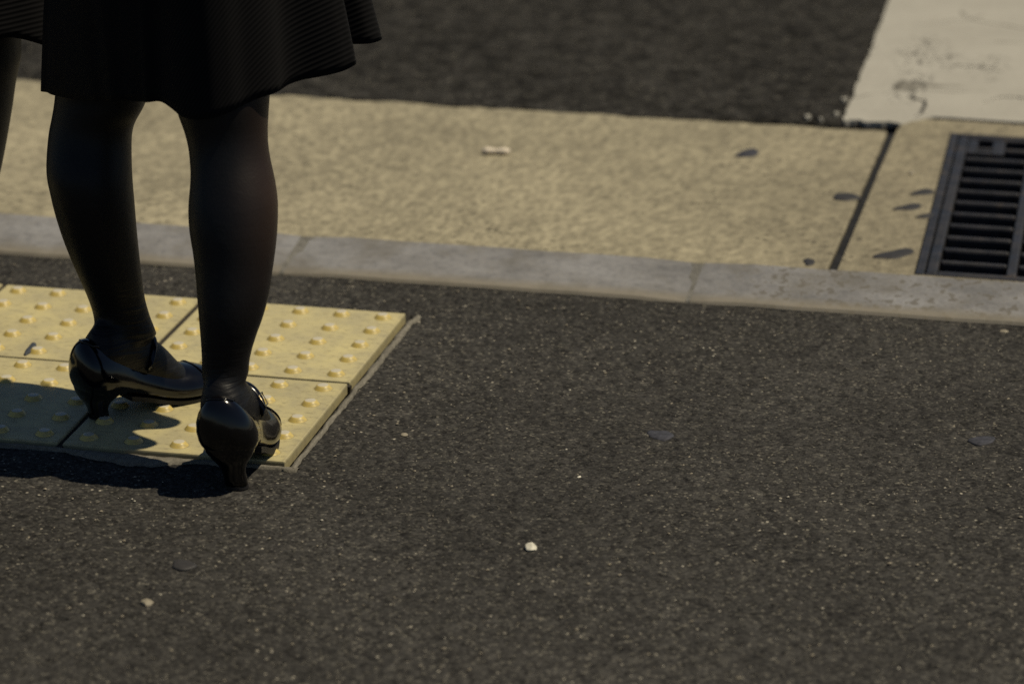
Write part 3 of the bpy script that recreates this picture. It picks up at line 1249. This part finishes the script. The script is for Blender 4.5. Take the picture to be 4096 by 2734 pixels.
def resample_rows(left, right, y0, y1, step):
    ly, lx = zip(*[(y, x) for x, y in left])
    ry, rx = zip(*[(y, x) for x, y in right])
    out = []
    y = y0
    while y <= y1 + 0.01:
        out.append((y, smooth_interp(y, ly, lx), smooth_interp(y, ry, rx)))
        y += step
    return out


# --- the woman in the middle of the picture (her left leg is the one on the left)
L_left = [(131, 205), (130, 220), (125, 255), (115.5, 301), (111, 349), (110, 389), (112, 408), (120, 445), (130, 488), (146.5, 542), (164, 589), (182, 632), (202, 680), (214, 718), (219, 753), (219, 790)]
L_right = [(340, 205), (333, 231), (322, 255), (307.5, 279), (300, 309), (299, 349), (299.5, 389), (302, 430), (305, 460), (311, 527), (318, 589), (324, 636), (330, 677), (342, 721), (355, 753), (372, 790)]
R_left = [(405, 240), (410, 260), (424, 298), (434, 338), (438, 376), (439.5, 403), (437, 440), (434.5, 475), (436.6, 524), (445, 577), (451, 630), (456, 694), (461, 753), (465, 820), (464, 860), (462, 880)]
R_right = [(619, 195), (618, 212), (615, 255), (613, 301), (616, 349), (627, 403), (634, 445), (636, 489), (633, 548), (625.5, 606.5), (617, 665), (603.6, 721), (586, 770.6), (574, 811.6), (569, 842), (571, 880)]

person = link("person", None, loc=(0, 0, 0),
              label="person in flared black skirt, black tights and heels standing on the yellow studded tiles", category="person", group="people waiting at the kerb")

fL = Foot((-0.2945, -0.5095), math.radians(52), 0.0, 0.92, 0.0, 0.66)
fR = Foot((-0.0355, -0.7000), math.radians(100.5), -0.003, 1.04, -0.14)

rowsL = resample_rows(L_left, L_right, 206, 770, 12)
rowsR = resample_rows(R_left, R_right, 214, 872, 12)


def ycL(y):
    return smooth_interp(y, [206, 300, 420, 600, 720, 780], [-.450, -.462, -.478, -.470, -.458, -.452])


def ycR(y):
    return smooth_interp(y, [200, 300, 420, 600, 760, 880], [-.582, -.590, -.606, -.628, -.646, -.650])


sqL = lambda y: smooth_interp(y, [206, 300, 430, 600, 720, 780], [0.98, 0.95, 1.0, 0.92, 0.80, 0.72])
sqR = lambda y: smooth_interp(y, [200, 300, 430, 600, 760, 880], [0.95, 0.92, 0.98, 1.0, 1.12, 1.2])
legL = leg_rings(rowsL, ycL, sqL)
legR = leg_rings(rowsR, ycR, sqR)
# rings are ordered from knee to ankle; add thighs up to the hips
def thigh(knee_ring, hip_c, n=7, r0=None, r1=0.072):
    c = sum((Vector(p) for p in knee_ring), Vector()) / len(knee_ring)
    rx = (max(p[0] for p in knee_ring) - min(p[0] for p in knee_ring)) / 2
    out = []
    for k in range(n, 0, -1):
        t = k / n
        r = rx * (1 - 0.10 * math.sin(math.pi * t)) + (r1 - rx) * t
        q = c.lerp(Vector(hip_c), t)
        out.append(ellipse_ring(tuple(q), r, r))
    return out


HIP = (-0.165, -0.520)
lofts = [loft(thigh(legL[0], (HIP[0] - 0.058, HIP[1], 0.74)) + legL),
         loft(thigh(legR[0], (HIP[0] + 0.062, HIP[1], 0.74)) + legR),
         loft(foot_rings(fL)), loft(foot_rings(fR)),
         pelvis(HIP, 0.155, 0.105, 0.66, 0.955)]
make_body(person, lofts)
make_shoe(person, fL, -1)
make_shoe(person, fR, 1)

hem_px = [(98, 205, -.45), (112, 213, -.48), (128, 220, -.51), (180, 229, -.55), (250, 232, -.582), (330, 233, -.605), (368, 237, -.622), (395, 250, -.630), (416, 265, -.636), (450, 274, -.646), (490, 272, -.650),
          (530, 258, -.640), (565, 240, -.624), (600, 222, -.608), (650, 202, -.577), (700, 186, -.557), (755, 172, -.539), (790, 158, -.524), (809, 139, -.504)]
hem = [on_y(*h) for h in hem_px]
hem += [Vector((0.036, -0.472, 0.503)), on_y(852, 100, -.452), on_y(879, 86, -.425), Vector((0.052, -0.404, 0.507)), Vector((-0.01, -0.380, 0.495)), Vector((-0.08, -0.358, 0.477)), Vector((-0.17, -0.340, 0.455)),
        Vector((-0.26, -0.352, 0.437)), Vector((-0.322, -0.388, 0.426))]
make_skirt(person, hem, (-0.165, -0.52, 0.96), (0.122, 0.095))

# --- the second person, cut by the left edge of the picture
p2 = link("person", None, label="person cut off by the left picture edge, dark striped skirt above one slanting leg", category="person", group="people waiting at the kerb")
Y2 = -0.30
r2 = []
right_edge = [(46, 115), (45, 132), (33, 189), (25.6, 243), (13, 317), (1, 379), (-14, 440), (-31, 510), (-52, 590), (-72, 660), (-84, 720), (-88, 770)]
wid = [(175, 115), (176, 180), (166, 260), (168, 330), (172, 400), (166, 470), (140, 560), (112, 640), (95, 700), (92, 770)]
y = 120
ry_, rx_ = zip(*[(b, a) for a, b in right_edge])
wy_, wx_ = zip(*[(b, a) for a, b in wid])
while y <= 760:
    xr = smooth_interp(y, ry_, rx_)
    r2.append((y, xr - smooth_interp(y, wy_, wx_), xr))
    y += 12
legB = leg_rings(r2, lambda y: Y2 + 0.02 * math.sin((y - 120) / 640 * 3.14) * -1, lambda y: 0.98)
an = sum((Vector(p) for p in legB[-1]), Vector()) / len(legB[-1])
fB = Foot((an.x, an.y - 0.035), math.radians(94))
# other leg: same rings moved to the left and a little back
legA = [[(p[0] - 0.155 - 0.00 * i, p[1] + 0.05, p[2]) for p in r] for i, r in enumerate(legB)]
fA = Foot((an.x - 0.155, an.y + 0.015), math.radians(88))
kc = sum((Vector(p) for p in legB[0]), Vector()) / len(legB[0])
HIP2 = (kc.x - 0.08, kc.y + 0.03)
lofts = [loft(thigh(legB[0], (HIP2[0] + 0.072, HIP2[1], 0.74)) + legB), loft(thigh(legA[0], (HIP2[0] - 0.072, HIP2[1], 0.74)) + legA),
         loft(foot_rings(fB)), loft(foot_rings(fA)), pelvis(HIP2, 0.15, 0.105, 0.66, 0.955)]
make_body(p2, lofts)
make_shoe(p2, fB, 1)
make_shoe(p2, fA, -1)
hr = on_y(106, 140, Y2)
hem2 = []
base = [(0.20, 0.0), (0.19, 0.07), (0.15, 0.13), (0.08, 0.165), (0.0, 0.17), (-0.08, 0.165), (-0.16, 0.14), (-0.215, 0.08), (-0.23, 0.0), (-0.215, -0.08), (-0.16, -0.14), (-0.09, -0.165), (-0.02, -0.17), (0.06, -0.155), (0.13, -0.115), (0.18, -0.06)]
z0 = on_y(50, 133, Y2 - 0.10).z
for bx, by_ in base:
    hem2.append(Vector((HIP2[0] + 0.02 + bx, HIP2[1] - 0.01 + by_, z0 + 0.012 * math.sin(bx * 30 + by_ * 17) + (0.012 if bx > 0.1 else 0))))
make_skirt(p2, hem2, (HIP2[0], HIP2[1], 0.96), (0.118, 0.092), kang=0.25, ang0=-0.5)

# ------------------------------------------------------------------ small things on the ground
def blob_poly(px, py, du, dv, tilt, z, seed, n=22, point=0.0):
    """flat irregular oval placed where the photograph shows it; du, dv in image pixels (2349 wide)"""
    rnd = random.Random(seed)
    ph = [rnd.uniform(0, 6.28) for _ in range(3)]
    pts = []
    for k in range(n):
        a = 2 * math.pi * k / n
        r = 1 + 0.10 * math.sin(2 * a + ph[0]) + 0.09 * math.sin(3 * a + ph[1]) + 0.05 * math.sin(5 * a + ph[2])
        x = du * math.cos(a) * r
        yv = dv * math.sin(a) * r * (1 - point * 0.5 * (1 - math.cos(a)) / 2 * 1.5)
        q = on_z(px + x * math.cos(tilt) + yv * math.sin(tilt), py - x * math.sin(tilt) + yv * math.cos(tilt), z)
        pts.append((q.x, q.y))
    return pts[::-1]


def gum(name, pts, z, h, mat, **props):
    n = len(pts)
    cx, cyv = sum(p[0] for p in pts) / n, sum(p[1] for p in pts) / n
    sc_ = lambda s: [((x - cx) * s, (y - cyv) * s) for x, y in pts]
    rings = [[(x, y, -0.004) for x, y in sc_(1.0)], [(x, y, h * 0.35) for x, y in sc_(1.0)], [(x, y, h) for x, y in sc_(0.86)], [(x, y, h * 1.05) for x, y in sc_(0.4)]]
    v, f = loft(rings)
    if sum(pts[i][0] * pts[(i + 1) % n][1] - pts[(i + 1) % n][0] * pts[i][1] for i in range(n)) < 0:
        f = [tuple(reversed(q)) for q in f]
    return link(name, mesh(name, v, f, mat, True), None, (cx, cyv, z), **props)


GR = "dark spots on the gutter concrete"
spots = [((1715, 352, 26, 10, 0.10), 0.15, GUM_BLUE, "grey oval spot alone on the pale gutter, farthest left of the dark spots"),
         ((1940, 452, 29, 10.5, -0.05), 0.1, GUM_DARK, "dark oval spot touching the left side of the black slab joint"),
         ((2115, 442, 30, 8.5, 0.10), 0.7, GUM_DARK, "long dark spot running under the grate frame, uppermost of three right of the joint"),
         ((2082, 476, 33, 9, 0.16), 0.6, GUM_DARK, "long slanting dark spot, middle one of three between joint and grate"),
         ((2122, 496, 22, 6, 0.12), 0.6, GUM_DARK, "smallest dark spot against the left grate frame, just below the other two"),
         ((2048, 584, 44, 14, 0.14), 0.7, GUM_DARK, "largest dark pointed spot on the gutter between slab joint and grate near the kerb"),
         ((1856, 601, 14, 8, 0.0), 0.0, GUM_DARK, "small round dark spot left of the slab joint beside the grey kerb")]
for k, (g5, pt, m, lab) in enumerate(spots):
    gum("stain", blob_poly(*g5, GZ, 40 + k, point=pt), GZ, 0.0014, m, label=lab, category="stain", group=GR)

G2 = "flattened gum on the asphalt"
for k, (g5, m, lab) in enumerate([((1515, 1000, 28, 12, -0.12), GUM_BLUE, "bluish grey flattened gum on the middle of the dark asphalt"),
                                  ((2252, 1012, 30, 10, 0.0), GUM_BLUE, "bluish grey flattened gum on the asphalt near the right picture edge"),
                                  ((421, 1297, 28, 11, 0.05), GUM_DARK, "blackish flattened gum on the asphalt below the shoes")]):
    gum("gum_spot", blob_poly(*g5, PAV, 60 + k), PAV + 0.0014, 0.0009, m, label=lab, category="chewing gum", group=G2)

# thin dark mesh in place of a cast shadow by the left tile joint
gum("shadow_mark", blob_poly(70, 801, 17, 8, 0.75, 0.0, 71, point=0.3), 0.0003, 0.0022, mat_plain("painted_shadow", (.035, .042, .055), 0.7), label="small dark shadow shape laid on the yellow tile beside the joint at the left", category="litter")


def pebble(name, px, py, w, d, h, z, seed, mat, parent=None, **props):
    bm = bmesh.new()
    bmesh.ops.create_icosphere(bm, subdivisions=2, radius=1.0)
    rnd = random.Random(seed)
    dirs = [(Vector((rnd.uniform(-1, 1), rnd.uniform(-1, 1), rnd.uniform(-.6, 1))).normalized(), rnd.uniform(0.55, 0.9)) for _ in range(7)]
    for v in bm.verts:
        for dn, lim in dirs:
            e = v.co.dot(dn)
            if e > lim:
                v.co -= dn * (e - lim)
        v.co = Vector((v.co.x * w, v.co.y * d, v.co.z * h))
    p = on_z(px, py, z)
    return link(name, bm_mesh(name, bm, mat, False), parent, (p.x, p.y, z + h * 0.45), (0, 0, rnd.uniform(-.5, .5)), **props)


pebble("pebble", 1218, 1258, 0.0085, 0.0095, 0.005, PAV, 3, STONE_W, label="bright white pebble on the asphalt in the middle foreground", category="pebble", group="loose pebbles")
pebble("pebble", 337, 1383, 0.0085, 0.009, 0.003, PAV, 4, STONE_T, label="tan pebble on the asphalt at the lower left, below the dark gum", category="pebble", group="loose pebbles")
pebble("pebble", 928, 998, 0.0052, 0.005, 0.0022, PAV, 5, STONE_T, label="small tan stone chip on the asphalt right of the tile corner", category="pebble", group="loose pebbles")
pebble("pebble", 1329, 1095, 0.0030, 0.004, 0.002, PAV, 6, STONE_W, label="tiny white stone chip on the asphalt centre, above the white pebble", category="pebble", group="loose pebbles")
pebble("pebble", 2303, 761, 0.0070, 0.005, 0.002, PAV, 8, STONE_T, label="flat pale stone chip on the asphalt just under the kerb at far right", category="pebble", group="loose pebbles")
pebble("pebble", 2091, 398, 0.0062, 0.010, 0.003, GZ, 9, STONE_T, label="small pale pebble on the gutter slab between joint and grate", category="pebble", group="loose pebbles")


def litter():
    c = on_z(1138, 354, GZ)
    L, R = 0.0225, 0.0062
    rings = []
    for k in range(21):
        t = k / 20
        r = R * (0.55 + 0.50 * abs(math.cos(t * math.pi)) ** 1.2) * min(1, 0.35 + 4 * t, 0.35 + 4 * (1 - t))
        rings.append([(-L + 2 * L * t, 1.25 * r * math.cos(2 * math.pi * a / 14), R * 0.9 + r * math.sin(2 * math.pi * a / 14)) for a in range(14)])
    v, f = loft(rings)
    link("paper_scrap", mesh("paper_scrap", v, f, PAPER, True), None, (c.x, c.y, GZ), (0, 0, 0.13), label="small white twisted paper pinched in its middle on the pale gutter", category="litter")


litter()


# loose grit: too many grains to count, one object
def grit(name, n, region, zfun, smin, smax, mat):
    v, f = [], []
    tpl = [(1, 0, 0), (0.3, 0.9, 0.1), (-0.8, 0.5, 0), (-0.7, -0.6, 0.05), (0.4, -0.85, 0), (0, 0, 0.8)]
    for _ in range(n):
        x = random.uniform(region[0], region[1])
        y_ = random.uniform(region[2], region[3])
        if TX0 < x < 0.03 and -0.63 < y_ < 0.0 and region[3] < 0.2:
            continue
        s = smin + (smax - smin) * random.random() ** 3
        a = random.uniform(0, 6.28)
        ca, sa = math.cos(a), math.sin(a)
        z = zfun(x, y_)
        b = len(v)
        el = random.uniform(0.55, 1.0)
        for tx, ty, tz in tpl:
            tx, ty = tx * random.uniform(.75, 1.2), ty * el * random.uniform(.75, 1.2)
            v.append((x + s * (tx * ca - ty * sa), y_ + s * (tx * sa + ty * ca), z + s * tz * 0.7))
        for i in range(5):
            f.append((b + i, b + (i + 1) % 5, b + 5))
    link(name, mesh(name, v, f, mat), kind="stuff")


grit("grit", 1500, (-0.9, 1.1, -1.4, 0.13), lambda x, y: PAV + 0.0006, 0.0010, 0.0030, GRIT_T)
grit("grit", 130, (-0.9, 1.1, -1.4, 0.13), lambda x, y: PAV + 0.0006, 0.0010, 0.0026, GRIT_W)
